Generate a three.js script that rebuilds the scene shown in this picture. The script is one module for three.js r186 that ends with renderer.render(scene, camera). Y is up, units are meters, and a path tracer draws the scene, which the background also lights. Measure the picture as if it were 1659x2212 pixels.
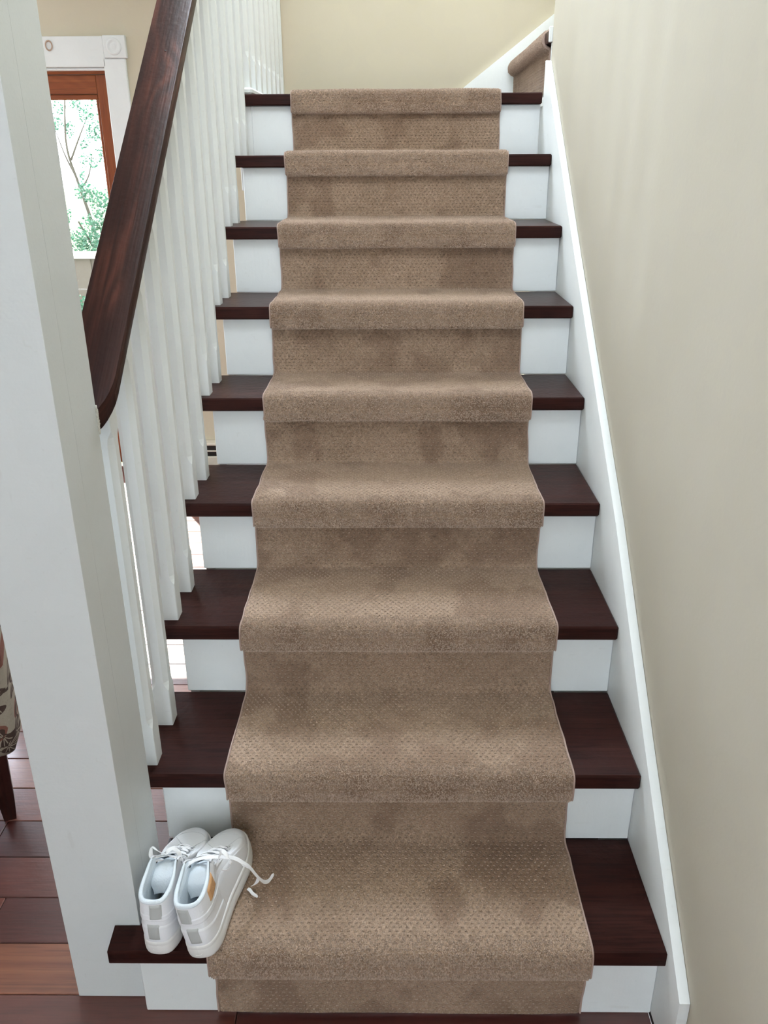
import * as THREE from 'three';
import { mergeGeometries, mergeVertices, toCreasedNormals } from 'three/addons/utils/BufferGeometryUtils.js';
import { RectAreaLightUniformsLib } from 'three/addons/lights/RectAreaLightUniformsLib.js';
RectAreaLightUniformsLib.init();

// ------------------------------------------------------------------ camera, sky, lights, exposure
const scene = new THREE.Scene();
const camera = new THREE.PerspectiveCamera(2 * Math.atan(1106 / 1800) * 180 / Math.PI, 1659 / 2212, 0.05, 200);
camera.position.set(0.4814, 1.4993, 1.0645);
camera.quaternion.setFromRotationMatrix(new THREE.Matrix4().makeBasis(
  new THREE.Vector3(0.999940773, -0.00508558454, -0.00962222976),
  new THREE.Vector3(0.000923408249, 0.920567625, -0.390582122),
  new THREE.Vector3(0.0108442516, 0.390550104, 0.920517799)).transpose().transpose());
camera.updateMatrixWorld(true);
const renderer = new THREE.WebGLRenderer({ antialias: true });
renderer.toneMapping = THREE.LinearToneMapping;
renderer.toneMappingExposure = 1.14;
renderer.shadowMap.enabled = true;
const SKY = 9.0;
scene.background = new THREE.Color().setRGB(0.90 * SKY, 0.98 * SKY, 1.08 * SKY);
const DAY = [0.85, 0.97, 1.16];
function daylight(name, [x, y, z], [tx, ty, tz], w, h, power) {   // the daylight of one window opening
  const l = new THREE.RectAreaLight(new THREE.Color().setRGB(...DAY), power, w, h);
  l.name = name; l.position.set(x, y, z); l.lookAt(tx, ty, tz); scene.add(l); return l;
}
// stair window high over the landing, hall window upstairs, a window beside the garden door, one behind the camera
daylight('stair_window_daylight', [0.32, 4.2, -3.06], [0.32, 4.2, 0], 0.84, 1.9, 36);
daylight('hall_window_daylight', [0.42, 3.7, 0.56], [0.42, 3.7, -3], 0.9, 1.2, 5.5);
daylight('garden_window_daylight', [-2.5, 1.5, -3.06], [-2.5, 1.5, 0], 1.0, 1.5, 22);
daylight('front_window_daylight', [0.1, 1.5, 3.36], [0.1, 1.5, 0], 1.4, 1.4, 0.6);
const sun = new THREE.DirectionalLight(new THREE.Color().setRGB(1, 0.93, 0.82), 22);   // comes in low through the glazed door
sun.name = 'sun'; sun.position.set(-0.3 - 0.68 * 6, 6, -1.6 - 1.15 * 6); sun.target.position.set(-0.3, 0, -1.6); scene.add(sun, sun.target);
sun.castShadow = true; Object.assign(sun.shadow.camera, { left: -6, right: 6, top: 6, bottom: -6, near: 0.1, far: 40 }); sun.shadow.mapSize.set(2048, 2048);

// ------------------------------------------------------------------ helpers
function rng(seed) { let a = seed >>> 0; return () => { a = (a + 0x6d2b79f5) | 0; let t = Math.imul(a ^ (a >>> 15), 1 | a); t = (t + Math.imul(t ^ (t >>> 7), 61 | t)) ^ t; return ((t ^ (t >>> 14)) >>> 0) / 4294967296; }; }
const V = (x, y, z) => new THREE.Vector3(x, y, z);
const lerp = (a, b, t) => a + (b - a) * t, clamp = (x, a = 0, b = 1) => Math.min(b, Math.max(a, x));
const smooth = (a, b, x) => { const t = clamp((x - a) / (b - a)); return t * t * (3 - 2 * t); };
const taken = new Map();
function numbered(name) { const n = taken.get(name) || 0; taken.set(name, n + 1); return n ? name + '_' + String(n).padStart(3, '0') : name; }
function finish(o) { o.traverse((m) => { if (m.isMesh) { m.castShadow = true; m.receiveShadow = true; } }); return o; }
function tag(o, label, category, group, kind) { o.userData.label = label; if (category) o.userData.category = category; if (group) o.userData.group = group; if (kind) o.userData.kind = kind; return o; }
function mesh(name, geo, mat, parent = scene) {
  const m = new THREE.Mesh(Array.isArray(geo) ? merge(geo) : geo, mat);
  m.name = parent === scene ? numbered(name) : name; m.castShadow = m.receiveShadow = true; parent.add(m); return m;
}
function group(name, pos = [0, 0, 0], turn = 0) { const g = new THREE.Group(); g.name = numbered(name); g.position.set(...pos); g.rotation.y = turn; scene.add(g); return g; }
function struct(name, geo, mat, label) { const m = mesh(name, geo, mat); m.userData.kind = 'structure'; if (label) m.userData.label = label; return m; }
function merge(list) { return mergeGeometries(list.map((g) => { const n = g.index ? g.toNonIndexed() : g; for (const k of Object.keys(n.attributes)) if (!['position', 'normal', 'uv'].includes(k)) n.deleteAttribute(k); return n; })); }
// uv in metres from the dominant axis; grain = axis the u coordinate follows ('x' | 'y' | 'z')
function boxUV(geo, grain = 'x', ou = 0, ov = 0) {
  const g = geo.index ? geo.toNonIndexed() : geo, p = g.attributes.position, uv = new Float32Array(p.count * 2);
  const ax = { x: 0, y: 1, z: 2 }[grain], A = V(), B = V(), C = V(), n = V();
  for (let i = 0; i < p.count; i += 3) {
    A.fromBufferAttribute(p, i); B.fromBufferAttribute(p, i + 1); C.fromBufferAttribute(p, i + 2);
    n.copy(B).sub(A).cross(C.clone().sub(A)); const w = [Math.abs(n.x), Math.abs(n.y), Math.abs(n.z)];
    let d = w.indexOf(Math.max(...w)), ua = ax, va;
    if (d === ax) { ua = (ax + 1) % 3; va = (ax + 2) % 3; } else va = 3 - d - ax;
    [A, B, C].forEach((q, k) => { const c = [q.x, q.y, q.z]; uv[(i + k) * 2] = c[ua] + ou; uv[(i + k) * 2 + 1] = c[va] + ov + (d === 1 ? 0 : 0.37 * d); });
  }
  g.setAttribute('uv', new THREE.BufferAttribute(uv, 2)); return g;
}
// chamfered box between two corners (44 triangles)
function cbox(x0, y0, z0, x1, y1, z1, c = 0.003, grain = 'x', ou = 0, ov = 0) {
  const P = [], I = [], lo = [x0, y0, z0], hi = [x1, y1, z1], id = {};
  for (const sx of [0, 1]) for (const sy of [0, 1]) for (const sz of [0, 1]) for (let a = 0; a < 3; a++) {
    const s = [sx, sy, sz], q = s.map((v, k) => (v ? hi[k] - (k === a ? 0 : c) : lo[k] + (k === a ? 0 : c)));
    id[[sx, sy, sz, a]] = P.length / 3; P.push(...q);
  }
  const ctr = [(x0 + x1) / 2, (y0 + y1) / 2, (z0 + z1) / 2];
  const tri = (a, b, cc) => {
    const g = (k) => V(P[k * 3], P[k * 3 + 1], P[k * 3 + 2]); const A = g(a), B = g(b), C = g(cc), n = B.clone().sub(A).cross(C.clone().sub(A));
    if (n.dot(A.clone().add(B).add(C).divideScalar(3).sub(V(...ctr))) < 0) I.push(a, cc, b); else I.push(a, b, cc);
  };
  const quad = (a, b, cc, d) => { tri(a, b, cc); tri(a, cc, d); };
  for (let a = 0; a < 3; a++) {
    const b = (a + 1) % 3, d = (a + 2) % 3;
    for (const s of [0, 1]) { const k = (u, v) => { const t = [0, 0, 0]; t[a] = s; t[b] = u; t[d] = v; return id[[...t, a]]; }; quad(k(0, 0), k(1, 0), k(1, 1), k(0, 1)); }
    for (const u of [0, 1]) for (const v of [0, 1]) { const k = (s, f) => { const t = [0, 0, 0]; t[a] = s; t[b] = u; t[d] = v; return id[[...t, f]]; }; quad(k(0, b), k(1, b), k(1, d), k(0, d)); }
  }
  for (const x of [0, 1]) for (const y of [0, 1]) for (const z of [0, 1]) tri(id[[x, y, z, 0]], id[[x, y, z, 1]], id[[x, y, z, 2]]);
  const g = new THREE.BufferGeometry(); g.setAttribute('position', new THREE.Float32BufferAttribute(P, 3)); g.setIndex(I);
  const n = g.toNonIndexed(); n.computeVertexNormals(); return boxUV(n, grain, ou, ov);
}
// a polygon [[a, b], ...] extruded; map(a, b, depth) gives the point
function prism(poly, depth, map, holes = [], bevel = 0, grain = 'x', ou = 0, ov = 0) {
  const s = new THREE.Shape(poly.map(([a, b]) => new THREE.Vector2(a, b)));
  for (const h of holes) s.holes.push(new THREE.Path(h.map(([a, b]) => new THREE.Vector2(a, b))));
  let g = new THREE.ExtrudeGeometry(s, { depth: depth - 2 * bevel, bevelEnabled: bevel > 0, bevelThickness: bevel, bevelSize: bevel, bevelOffset: -bevel, bevelSegments: 2, curveSegments: 12 });
  g.translate(0, 0, bevel); g = g.index ? g.toNonIndexed() : g;
  const p = g.attributes.position; let flip = false;
  { const o = V(...map(0, 0, 0)), a = V(...map(1, 0, 0)).sub(o), b = V(...map(0, 1, 0)).sub(o), c = V(...map(0, 0, 1)).sub(o); flip = a.cross(b).dot(c) < 0; }
  for (let i = 0; i < p.count; i++) p.setXYZ(i, ...map(p.getX(i), p.getY(i), p.getZ(i)));
  if (flip) for (let i = 0; i < p.count; i += 3) { const a = V().fromBufferAttribute(p, i + 1), b = V().fromBufferAttribute(p, i + 2); p.setXYZ(i + 1, b.x, b.y, b.z); p.setXYZ(i + 2, a.x, a.y, a.z); }
  g.computeVertexNormals(); g = boxUV(g, grain, ou, ov); return bevel ? toCreasedNormals(g, 0.6) : g;
}
// grid surface from a function of (i / nu, j / nv)
function sheet(nu, nv, fn, uvScale = [1, 1], closeU = false) {
  const P = [], U = [], I = [];
  for (let j = 0; j <= nv; j++) for (let i = 0; i <= nu; i++) { const q = fn(i / nu, j / nv); P.push(q.x, q.y, q.z); U.push((i / nu) * uvScale[0], (j / nv) * uvScale[1]); }
  for (let j = 0; j < nv; j++) for (let i = 0; i < nu; i++) { const a = j * (nu + 1) + i, b = a + 1, c = a + nu + 1, d = c + 1; I.push(a, b, d, a, d, c); }
  const g = new THREE.BufferGeometry(); g.setAttribute('position', new THREE.Float32BufferAttribute(P, 3)); g.setAttribute('uv', new THREE.Float32BufferAttribute(U, 2)); g.setIndex(I);
  g.computeVertexNormals();
  if (closeU) { const n = g.attributes.normal; for (let j = 0; j <= nv; j++) { const a = j * (nu + 1), b = a + nu; const s = V().fromBufferAttribute(n, a).add(V().fromBufferAttribute(n, b)).normalize(); n.setXYZ(a, s.x, s.y, s.z); n.setXYZ(b, s.x, s.y, s.z); } }
  return g;
}
function tube(points, r, seg = 40, rad = 8, closed = false) { return new THREE.TubeGeometry(new THREE.CatmullRomCurve3(points, closed, 'centripetal'), seg, r, rad, closed); }
// flat ribbon (a lace) along points, with a width and a thickness
function ribbon(points, w, t, seg = 40, up = V(0, 1, 0), twist = 0) {
  const c = new THREE.CatmullRomCurve3(points, false, 'centripetal'), ring = 10;
  return sheet(ring, seg, (a, s) => {
    const p = c.getPointAt(clamp(s, 0, 1)), tg = c.getTangentAt(clamp(s, 0.001, 0.999)); let side = tg.clone().cross(up); if (side.lengthSq() < 1e-6) side.set(1, 0, 0); side.normalize();
    const nn = side.clone().cross(tg).normalize(), th = a * 2 * Math.PI, tw = twist * s; const ca = Math.cos(tw), sa = Math.sin(tw);
    const S = side.clone().multiplyScalar(ca).addScaledVector(nn, sa), N = nn.clone().multiplyScalar(ca).addScaledVector(side, -sa);
    const cap = Math.min(1, s * seg * 0.7 + 0.02, (1 - s) * seg * 0.7 + 0.02), cx = Math.cos(th), cy = Math.sin(th);
    return p.clone().addScaledVector(S, Math.sign(cx) * Math.pow(Math.abs(cx), 0.6) * w / 2 * cap).addScaledVector(N, Math.sign(cy) * Math.pow(Math.abs(cy), 0.6) * t / 2 * cap);
  }, [w * 2, 0.3], true);
}
// ------------------------------------------------------------------ tileable noise and textures
const grad = (() => { const r = rng(11), a = new Float32Array(65536); for (let i = 0; i < 65536; i++) a[i] = r(); return a; })();
const H = (x, y, s) => grad[((x * 7919) ^ (y * 104729) ^ (s * 31337) ^ ((x * y) << 3)) & 65535];
function vnoise(x, y, px, py, s) {
  const xi = Math.floor(x), yi = Math.floor(y), fx = x - xi, fy = y - yi, u = fx * fx * (3 - 2 * fx), v = fy * fy * (3 - 2 * fy), m = (a, p) => ((a % p) + p) % p;
  const x0 = m(xi, px), x1 = m(xi + 1, px), y0 = m(yi, py), y1 = m(yi + 1, py);
  return lerp(lerp(H(x0, y0, s), H(x1, y0, s), u), lerp(H(x0, y1, s), H(x1, y1, s), u), v);
}
function fbm(u, v, fx, fy, oct, s) { let a = 0, w = 0.5, t = 0; for (let i = 0; i < oct; i++) { a += w * vnoise(u * fx, v * fy, fx, fy, s + i * 17); t += w; w *= 0.55; fx *= 2; fy *= 2; } return a / t; }
function tex(w, h, fn, srgb, rx = 1, ry = rx) {
  const d = new Uint8Array(w * h * 4);
  for (let j = 0; j < h; j++) for (let i = 0; i < w; i++) { const c = fn(i / w, j / h), o = (j * w + i) * 4; d[o] = clamp(c[0]) * 255; d[o + 1] = clamp(c[1]) * 255; d[o + 2] = clamp(c[2]) * 255; d[o + 3] = 255; }
  const t = new THREE.DataTexture(d, w, h); t.wrapS = t.wrapT = THREE.RepeatWrapping; t.magFilter = THREE.LinearFilter; t.minFilter = THREE.LinearMipmapLinearFilter; t.generateMipmaps = true;
  if (srgb) t.colorSpace = THREE.SRGBColorSpace; t.repeat.set(1 / rx, 1 / ry); t.needsUpdate = true; return t;
}
const g1 = (v) => [v, v, v], mix3 = (a, b, t) => a.map((x, k) => lerp(x, b[k], t)), rgb = (r, g, b) => [r / 255, g / 255, b / 255];
// wood: u along the grain; cathedral figure from warped rings
function woodFn(dark, light, seed, fig = 1, pores = 1) {
  return (u, v) => {
    const warp = fbm(u, v, 3, 3, 3, seed), r = Math.sin((v * 9 + warp * 5.5 + fbm(u, v, 2, 6, 2, seed + 5) * 2) * Math.PI * 2) * 0.5 + 0.5;
    const streak = fbm(u, v, 4, 90, 3, seed + 9), blot = fbm(u, v, 4, 5, 3, seed + 3), pore = Math.pow(fbm(u, v, 18, 200, 2, seed + 21), 3);
    const t = clamp(0.15 + 0.42 * fig * r * smooth(0.35, 0.7, blot) + 0.45 * (streak - 0.4) + 0.35 * (blot - 0.5));
    return mix3(dark, light, t).map((c) => c * (1 - 0.35 * pores * smooth(0.12, 0.35, pore)));
  };
}
const treadMap = tex(1024, 512, woodFn(rgb(43, 23, 20), rgb(86, 50, 42), 40, 0.55, 0.5), true, 1.1, 0.55);
const railMap = tex(1024, 512, woodFn(rgb(36, 17, 14), rgb(102, 57, 43), 77, 1.0, 0.15), true, 0.9, 0.3);
const doorMap = tex(512, 512, woodFn(rgb(128, 63, 27), rgb(178, 104, 54), 102, 0.6, 0.2), true, 1.0, 0.5);
const floorMap = tex(1024, 512, woodFn(rgb(165, 138, 128), rgb(235, 215, 200), 131, 0.8, 0.25), true, 1.2, 0.5);
const glossBump = tex(512, 512, (u, v) => g1(0.6 * fbm(u, v, 24, 24, 3, 5) + 0.4 * fbm(u, v, 6, 80, 2, 8)), false, 0.3, 0.3);
const treadBump = tex(512, 512, (u, v) => g1(fbm(u, v, 22, 22, 3, 205)), false, 0.25, 0.25);
const paintBump = tex(512, 512, (u, v) => g1(0.6 * fbm(u, v, 40, 6, 3, 15) + 0.4 * fbm(u, v, 60, 60, 2, 18)), false, 0.25, 0.25);
const plasterBump = tex(512, 512, (u, v) => g1(fbm(u, v, 40, 40, 3, 25)), false, 0.3, 0.3);
const wallMap = tex(256, 256, (u, v) => { const t = fbm(u, v, 5, 5, 4, 61); return mix3(rgb(190, 184, 166), rgb(197, 191, 174), t); }, true, 1.4, 1.4);
// white paint with sparse scuffs and small knocks
const whiteMap = tex(1024, 1024, (u, v) => {
  const t = fbm(u, v, 6, 6, 4, 71), sc = smooth(0.80, 0.9, fbm(u, v, 10, 30, 3, 75)) * smooth(0.5, 0.7, fbm(u, v, 5, 5, 2, 79)), dot = smooth(0.93, 0.97, vnoise(u * 90, v * 90, 90, 90, 83)) * 0.2;
  return mix3(mix3(rgb(224, 228, 227), rgb(231, 235, 234), t), rgb(190, 188, 180), clamp(0.12 * sc + 0.5 * dot));
}, true, 0.7, 0.7);
// cut pile: fibre grain, with flattened and soiled patches
const carpetMap = tex(1024, 1024, (u, v) => {
  const fine = vnoise(u * 512, v * 512, 512, 512, 3), mid = fbm(u, v, 170, 170, 2, 6), light = fbm(u, v, 4, 4, 3, 39), patch = smooth(0.5, 0.68, fbm(u, v, 7, 7, 3, 31));
  const c = mix3(rgb(134, 111, 90), rgb(182, 157, 136), clamp(0.45 * light + 0.75 * (fine - 0.3) + 0.5 * (mid - 0.4)));
  return mix3(c, rgb(112, 87, 69), 0.42 * patch);
}, true, 0.75, 0.81);
// cut pile with staggered pin-dot hollows: 40 dots across 0.5 m, 60 rows in 0.54 m
const DOTX = 0.0125, DOTY = 0.009;
const carpetBump = tex(1280, 1280, (u, v) => {
  const row = Math.round(v * 60), cx = u * 40 - (row & 1) * 0.5, dx = (cx - Math.round(cx)) * DOTX, dy = (v * 60 - row) * DOTY;
  const hole = smooth(0.0026, 0.0008, Math.hypot(dx * 0.8, dy)), lip = smooth(0.0024, 0.0008, Math.hypot(dx * 0.8, dy - 0.0026));
  return g1(0.55 + 0.2 * (vnoise(u * 430, v * 430, 430, 430, 3) - 0.5) + 0.16 * (fbm(u, v, 160, 160, 2, 6) - 0.5) - 0.5 * hole + 0.22 * lip);
}, false, 0.5, 0.54);
const clothBump = tex(512, 512, (u, v) => g1(0.6 * vnoise(u * 160, v * 160, 160, 160, 3) + 0.4 * fbm(u, v, 60, 60, 2, 6)), false, 0.25, 0.25);
const leatherBump = tex(512, 512, (u, v) => g1(fbm(u, v, 60, 60, 3, 91)), false, 0.08, 0.08);

const M = {};
const std = (o) => new THREE.MeshStandardMaterial({ side: THREE.DoubleSide, ...o }), phy = (o) => new THREE.MeshPhysicalMaterial({ side: THREE.DoubleSide, ...o });
M.white = phy({ map: whiteMap, roughness: 0.42, bumpMap: paintBump, bumpScale: 0.00025 });
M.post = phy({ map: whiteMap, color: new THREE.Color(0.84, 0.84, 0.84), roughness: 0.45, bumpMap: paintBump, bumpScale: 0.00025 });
M.whiteFlat = std({ color: new THREE.Color(rgb(226, 229, 227)[0], 0.9, 0.89), roughness: 0.5, bumpMap: paintBump, bumpScale: 0.0006 });
M.wall = std({ map: wallMap, roughness: 0.75, bumpMap: plasterBump, bumpScale: 0.00015 });
M.cream = std({ map: wallMap, color: new THREE.Color(1.13, 1.1, 1.04), roughness: 0.75, bumpMap: plasterBump, bumpScale: 0.00015 });
M.ceiling = std({ color: 0xe9e7df, roughness: 0.9 });
M.tread = phy({ map: treadMap, roughness: 0.3, specularIntensity: 0.13, bumpMap: treadBump, bumpScale: 0.0004 });
M.rail = phy({ map: railMap, roughness: 0.36, specularIntensity: 0.3, bumpMap: glossBump, bumpScale: 0.0006 });
M.door = phy({ map: doorMap, roughness: 0.45, bumpMap: glossBump, bumpScale: 0.0005 });
M.planks = [rgb(92, 52, 44), rgb(70, 38, 36), rgb(112, 66, 50), rgb(128, 88, 66), rgb(82, 44, 40), rgb(102, 62, 52)].map((c) => { const m = phy({ map: floorMap, roughness: 0.38, clearcoat: 0.8, clearcoatRoughness: 0.36, bumpMap: glossBump, bumpScale: 0.0006 }); m.color.setRGB(...c, THREE.SRGBColorSpace).multiplyScalar(2.2); return m; });
M.subfloor = std({ color: 0x1c0f0c, roughness: 0.8 });
M.carpet = phy({ map: carpetMap, roughness: 0.97, bumpMap: carpetBump, bumpScale: 0.005, sheen: 0.6, sheenRoughness: 0.5, sheenColor: new THREE.Color(0.85, 0.74, 0.66) });
M.tuft = std({ color: 0xffffff, roughness: 0.95 });
M.binding = std({ color: 0xab9488, roughness: 0.95, bumpMap: clothBump, bumpScale: 0.001 });
M.glass = phy({ color: 0xffffff, transmission: 1, roughness: 0.02, thickness: 0, ior: 1.5 });
M.metalDark = std({ color: 0x25211e, roughness: 0.5 });

// ------------------------------------------------------------------ measurements of the stair
const TY = [0, 0.1930, 0.3795, 0.5645, 0.7490, 0.9370, 1.1305, 1.3185, 1.5095, 1.6950];      // tread tops 1..9
const TZ = [0, 0.0, -0.244, -0.500, -0.753, -1.003, -1.228, -1.468, -1.720, -1.968];         // nosing fronts
const TT = 0.034, OV = 0.027, XR = 0.012, XW = 0.97, WALL = 0.99, ZB = -3.1, UPY = 5.5, CEIL = 2.45;

// ------------------------------------------------------------------ the setting
{ // floor with every plank a piece of its own
  const g = new THREE.Group(); g.name = 'floor'; g.userData.kind = 'structure'; g.userData.label = 'dark red-brown hardwood plank floor'; scene.add(g);
  mesh('subfloor', cbox(-3.7, -0.18, -3.2, 1.05, -0.019, 3.5, 0.002), M.subfloor, g);
  const r = rng(5), pitch = 0.1155, x0 = -3.6;
  const seams = { 1: -0.375, 3: -0.468, 6: -0.60, 8: -0.228 };
  const tone = { 0: 3, 1: 0, 2: 1, 3: 4, 4: 5, 5: 3, '-1': 0 };
  const tone2 = { '-1': 4, 0: 3, 1: 4, 2: 0, 3: 1, 4: 5, 5: 3, 6: 5 };
  for (let k = -30; k < 27; k++) {
    const za = -0.0595 - pitch * k, zb = Math.max(za - pitch, ZB + 0.001), xe = k < 0 ? 0.968 : 0.004;
    if (za > 3.38) continue;
    let x = xe, first = true; const cuts = [];
    while (x > x0 + 0.02) { let len = 0.75 + r() * 0.7; if (first && seams[k] !== undefined) len = xe - seams[k]; else if (first && k < 0) len = 0.5 + r() * 0.9; let xn = x - len; if (xn - x0 < 0.25) xn = x0; cuts.push([xn, x]); x = xn; first = false; }
    cuts.forEach(([a, b], i) => {
      const t = i === 0 && tone2[k] !== undefined ? tone2[k] : Math.floor(r() * 6), dy = (r() - 0.5) * 0.0008;
      mesh('plank', cbox(a + 0.0006, -0.019, zb + 0.0006, b - 0.0006, dy, za - 0.0006, 0.0018, 'x', r() * 5, r() * 3), M.planks[t], g);
    });
  }
}
const wallMapXY = (z0, s) => (a, b, d) => [a, b, z0 + s * d];
// door and window openings
const DX0 = -1.74, DX1 = -0.794, DTOP = 1.877, WX0 = -0.12, WX1 = 0.76, WY0 = 3.2, WY1 = 5.2;
const rect = (a, b, c, d) => [[a, b], [c, b], [c, d], [a, d]];
struct('wall_back', prism([[-3.75, 0], [DX0, 0], [DX0, DTOP], [DX1, DTOP], [DX1, 0], [2.75, 0], [2.75, UPY + 0.15], [-3.75, UPY + 0.15]], 0.15, wallMapXY(ZB, -1), [rect(WX0, WY0, WX1, WY1), rect(-3.0, 0.75, -2.0, 2.25)]), M.cream, 'pale cream wall behind the landing and the glazed door');
struct('wall_right', prism([[3.55, 0], [-1.965, 0], [-1.965, UPY + 0.15], [3.55, UPY + 0.15]], 0.12, (a, b, d) => [WALL + d, b, a]), M.wall, 'beige wall along the right side of the stairs');
struct('wall_left', prism([[-3.25, 0], [3.55, 0], [3.55, CEIL + 0.2], [-3.25, CEIL + 0.2]], 0.15, (a, b, d) => [-3.6 - d, b, a]), M.wall);
struct('wall_front', prism([[-3.75, 0], [1.11, 0], [1.11, CEIL + 0.2], [-3.75, CEIL + 0.2]], 0.15, wallMapXY(3.4, 1), [rect(-0.6, 0.8, 0.8, 2.2)]), M.wall);
struct('ceiling', prism([[-3.75, -3.25], [-0.18, -3.25], [-0.18, 0.6], [WALL, 0.6], [WALL, 3.55], [-3.75, 3.55]], 0.2, (a, b, d) => [a, CEIL + d, b]), M.ceiling);
struct('wall_stairwell_left', cbox(-0.3, CEIL + 0.2, ZB, -0.18, UPY, 0.6, 0.002), M.wall);
struct('wall_stairwell_front', prism([[-0.3, CEIL + 0.2], [WALL, CEIL + 0.2], [WALL, UPY], [-0.3, UPY]], 0.12, wallMapXY(0.6, 1), [rect(-0.05, 3.08, 0.89, 4.32)]), M.wall);
struct('roof_eave', cbox(-4, 5.32, -5.9, 3, 5.42, -3.26, 0.004), M.ceiling);
struct('wall_upper_flight', cbox(WALL + 0.1205, 0, -1.965, 2.6, UPY, -1.845, 0.002), M.wall);
struct('wall_upper_end', cbox(2.6, 0, ZB, 2.75, UPY, -1.965, 0.002), M.wall);
struct('ceiling_stairwell', cbox(-0.3, UPY, -3.25, 2.75, UPY + 0.15, 0.72, 0.002), M.ceiling);

function windowUnit(name, w, h, pos, turn) {
  const g = group(name, pos, turn); g.userData.kind = 'structure'; g.userData.label = 'white framed window letting in daylight';
  const f = 0.05;
  mesh('window_frame', [cbox(-w / 2, -h / 2, -0.05, w / 2, -h / 2 + f, 0.01), cbox(-w / 2, h / 2 - f, -0.05, w / 2, h / 2, 0.01), cbox(-w / 2, -h / 2 + f, -0.05, -w / 2 + f, h / 2 - f, 0.01), cbox(w / 2 - f, -h / 2 + f, -0.05, w / 2, h / 2 - f, 0.01), cbox(-w / 2 + f, -0.02, -0.045, w / 2 - f, 0.02, 0.005)], M.whiteFlat, g);
  mesh('pane', cbox(-w / 2 + f, 0.02, -0.022, w / 2 - f, h / 2 - f, -0.018, 0.0005), M.glass, g);
  mesh('pane', cbox(-w / 2 + f, -h / 2 + f, -0.022, w / 2 - f, -0.02, -0.018, 0.0005), M.glass, g);
}
windowUnit('window_1', WX1 - WX0, WY1 - WY0, [(WX0 + WX1) / 2, (WY0 + WY1) / 2, ZB - 0.06], 0);
windowUnit('window_2', 0.94, 1.24, [0.42, 3.7, 0.66], Math.PI);
windowUnit('window_3', 1.0, 1.5, [-2.5, 1.5, ZB - 0.06], 0);
windowUnit('window_4', 1.4, 1.4, [0.1, 1.5, 3.48], Math.PI);

{ // glazed wooden door in the back wall
  const g = group('door_1', [0, 0, ZB - 0.04]); g.userData.kind = 'structure'; g.userData.label = 'reddish wooden door with one large glass pane';
  mesh('door_stop', cbox(DX0, 1.853, -0.05, DX1, DTOP, 0.022, 0.002, 'x'), M.door, g);
  mesh('stile', cbox(DX1 - 0.058, 0.012, -0.03, DX1 - 0.003, 1.851, 0.012, 0.002, 'y', 0.3, 0.1), M.door, g);
  mesh('stile', cbox(DX0 + 0.003, 0.012, -0.03, DX0 + 0.11, 1.851, 0.012, 0.002, 'y', 0.7, 0.2), M.door, g);
  mesh('rail', cbox(DX0 + 0.112, 1.775, -0.03, DX1 - 0.0595, 1.851, 0.011, 0.002, 'x', 0.2, 0.2), M.door, g);
  mesh('rail', cbox(DX0 + 0.112, 0.012, -0.03, DX1 - 0.0595, 0.24, 0.011, 0.002, 'x', 0.9, 0.2), M.door, g);
  const bead = mesh('glazing_bead', [cbox(DX0 + 0.112, 1.752, -0.025, DX1 - 0.0595, 1.774, 0.004, 0.004, 'x'), cbox(DX0 + 0.112, 0.241, -0.025, DX1 - 0.0595, 0.256, 0.004, 0.004, 'x'), cbox(DX1 - 0.072, 0.257, -0.025, DX1 - 0.0595, 1.751, 0.004, 0.003, 'y'), cbox(DX0 + 0.112, 0.257, -0.025, DX0 + 0.124, 1.751, 0.004, 0.003, 'y')], M.door, g);
  mesh('pane', cbox(DX0 + 0.112, 0.256, -0.012, DX1 - 0.07, 1.752, -0.007, 0.0005), M.glass, g);
  mesh('door_handle', [new THREE.SphereGeometry(0.026, 20, 14).translate(DX0 + 0.06, 0.92, 0.055), new THREE.CylinderGeometry(0.009, 0.009, 0.04, 12).rotateX(Math.PI / 2).translate(DX0 + 0.06, 0.92, 0.03)], new THREE.MeshStandardMaterial({ color: 0xb08d4a, metalness: 1, roughness: 0.3 }), g);
}
{ // white casing with a corner block
  const g = group('trim_1', [0, 0, ZB]); g.userData.kind = 'structure'; g.userData.label = 'white door casing with a rosette corner block';
  const cw = 0.098;
  mesh('side_casing', cbox(DX1, 0.002, 0.0005, DX1 + cw, 1.911, 0.02, 0.003, 'y'), M.white, g);
  mesh('side_casing', cbox(DX0 - cw, 0.002, 0.0005, DX0, 1.911, 0.02, 0.003, 'y'), M.white, g);
  mesh('head_casing', cbox(DX0, DTOP, 0.0005, DX1 + 0.008, 1.998, 0.02, 0.003, 'x'), M.white, g);
  mesh('head_moulding', cbox(DX0, DTOP - 0.012, -0.03, DX1, DTOP - 0.001, 0.012, 0.003, 'x'), M.white, g);
  for (const cx of [DX1 + 0.055, DX0 - 0.055]) {
    const b = mesh('corner_block', cbox(cx - 0.047, 1.9115, 0.0005, cx + 0.052, 2.0, 0.026, 0.003, 'x'), M.white, g);
    mesh('rosette', new THREE.LatheGeometry([[0.0005, 0.004], [0.008, 0.005], [0.012, 0.002], [0.02, 0.002], [0.024, 0.005], [0.03, 0.005], [0.034, 0.001]].map(([a, c]) => new THREE.Vector2(a, c)), 32).rotateX(Math.PI / 2).translate(cx, 1.956, 0.0262), M.white, b);
  }
}
{ // the little ring on the head casing
  const o = mesh('ring', new THREE.TorusGeometry(0.0155, 0.0028, 12, 32).scale(0.92, 1.2, 1).translate(-1.024, 1.962, ZB + 0.0232), std({ color: 0xb59c88, roughness: 0.6 }));
  tag(o, 'small tan oval ring fixed on the white head casing above the door', 'ring');
}
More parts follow.
